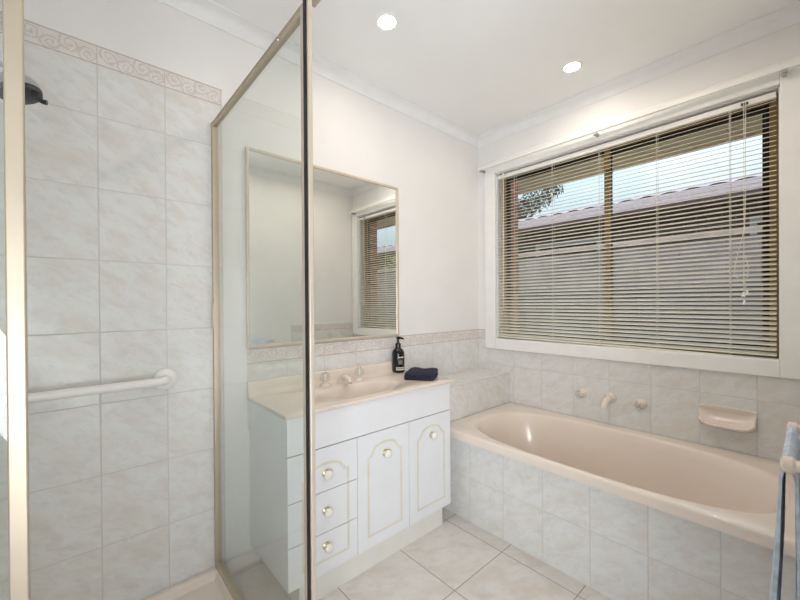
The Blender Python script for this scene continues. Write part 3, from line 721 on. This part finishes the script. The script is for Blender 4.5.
ct = thing('curtain_rail', (-.05, -.83, 2.12), 'slim white curtain rail above the window blind', 'curtain rail')
b = NEW(); box(b, -.066, -.050, YF+.03, -.045, 2.108, 2.132); obj('track', b, 'rail_white', ct, bevel=.004, seg=3)
for y in (-.075, -.845, -1.58):
    b = NEW(); box(b, -.052, 0, y-.006, y+.006, 2.094, 2.110); box(b, -.006, 0, y-.014, y+.014, 2.078, 2.118); box(b, -.070, -.05, y-.010, y+.010, 2.094, 2.107)
    obj('bracket', b, 'grey_chrome', ct, bevel=.001)
    b = NEW(); lathe(b, (-.060, y, 2.100), (0, 0, -1), [(0, 0), (.004, 0), (.004, .008), (0, .009)], 8); 
    obj('screw', b, 'grey_chrome', ct, smooth=True)

# ------------------------------------------------------------------ ceiling lights
def downlight(x, y, label):
    t = thing('downlight', (x, y, ZC), label, 'ceiling light', 'recessed ceiling downlights')
    b = NEW(); lathe(b, (x, y, ZC), (0, 0, -1), [(.036, 0), (.046, 0), (.046, .002), (.041, .005), (.036, .003), (.036, 0)], 36); obj('trim_ring', b, 'white', t, smooth=True)
    b = NEW(); lathe(b, (x, y, ZC-.0008), (0, 0, -1), [(.0362, 0), (.03, .0012), (0, .0016)], 32); obj('lens', b, M['led'], t, smooth=True)
M['led'] = emit('warm_led_lens', (1, .88, .76), DOWNLIGHT/(PI*PI*.036**2))
downlight(-1.241, -.437, 'round recessed downlight in the ceiling over the vanity')
downlight(-.332, -.834, 'round recessed downlight in the ceiling over the bath')
downlight(-1.241, -1.240, 'added round downlight before the vanity, out of view')  # extra fixture out of view, added to brighten the bath side
downlight(-.65, -1.215, 'added round downlight before the foot of the bath, out of view')  # unseen extra fixture, added to light the front wall and bath

# ------------------------------------------------------------------ towel rail on the wall opposite the mirror
trl = thing('towel_rail', (-1.06, YF, .83), 'pale towel rail with cream end on the wall facing the mirror', 'towel rail')
b = NEW(); cyl(b, (-1.21, YF+.040, .83), (-.905, YF+.040, .83), .008, 16); obj('rail', b, 'towel_pale', trl, smooth=True)
for x in (-1.21, -.905):
    b = NEW(); lathe(b, (x, YF+.0005, .83), (0, 1, 0), [(0, 0), (.022, 0), (.022, .008), (.012, .013), (.011, .028), (.016, .033), (.016, .046), (.010, .050), (0, .050)], 20); obj('end_bracket', b, 'cream', trl, smooth=True)
tw = thing('bath_towel', (-1.07, YF+.04, .84), 'pale blue towel hanging from the rail beside the doorway', 'towel')
b = NEW(); rg = []
prof = [(.022, .42), (.022, .62), (.026, .80), (.031, .834), (.040, .8425), (.049, .834), (.053, .80), (.060, .62), (.070, .42), (.078, .22), (.072, .22), (.063, .42), (.053, .62), (.0485, .79), (.040, .8385), (.0315, .79), (.028, .62), (.028, .42)]
for k in range(25):
    x = -1.19 + .24*k/24; wv = .006*math.sin(k*.9)
    rg.append([(x, YF+d_ + (wv if z < .7 else 0)*(.8-z)*2, z) for d_, z in prof])
loft(b, rg, cap0=True, cap1=True); obj('towel_cloth', b, 'towel_pale', tw, smooth=True, angle=70)

# ------------------------------------------------------------------ trees outside
tree('gum_tree', (6.3, 4.3, -.3), 3.9, [(6.0, 3.25, 3.45, .45), (6.1, 2.75, 3.62, .38), (6.0, 2.3, 3.74, .24), (6.2, 3.7, 3.35, .5), (6.3, 4.4, 3.5, .7), (6.1, 3.1, 2.95, .45), (6.4, 5.2, 3.7, .7)], 'leaf', 'grey green gum tree rising behind the neighbour roof', 3600, .17)
tree('garden_shrub', (2.35, -3.6, -.3), 2.0, [(2.3, -3.6, 1.7, .5), (2.4, -4.1, 1.5, .5), (2.2, -3.2, 1.4, .4)], 'leaf_bright', 'yellow green shrub beyond the fence, seen reflected in the mirror', 1600, .09)
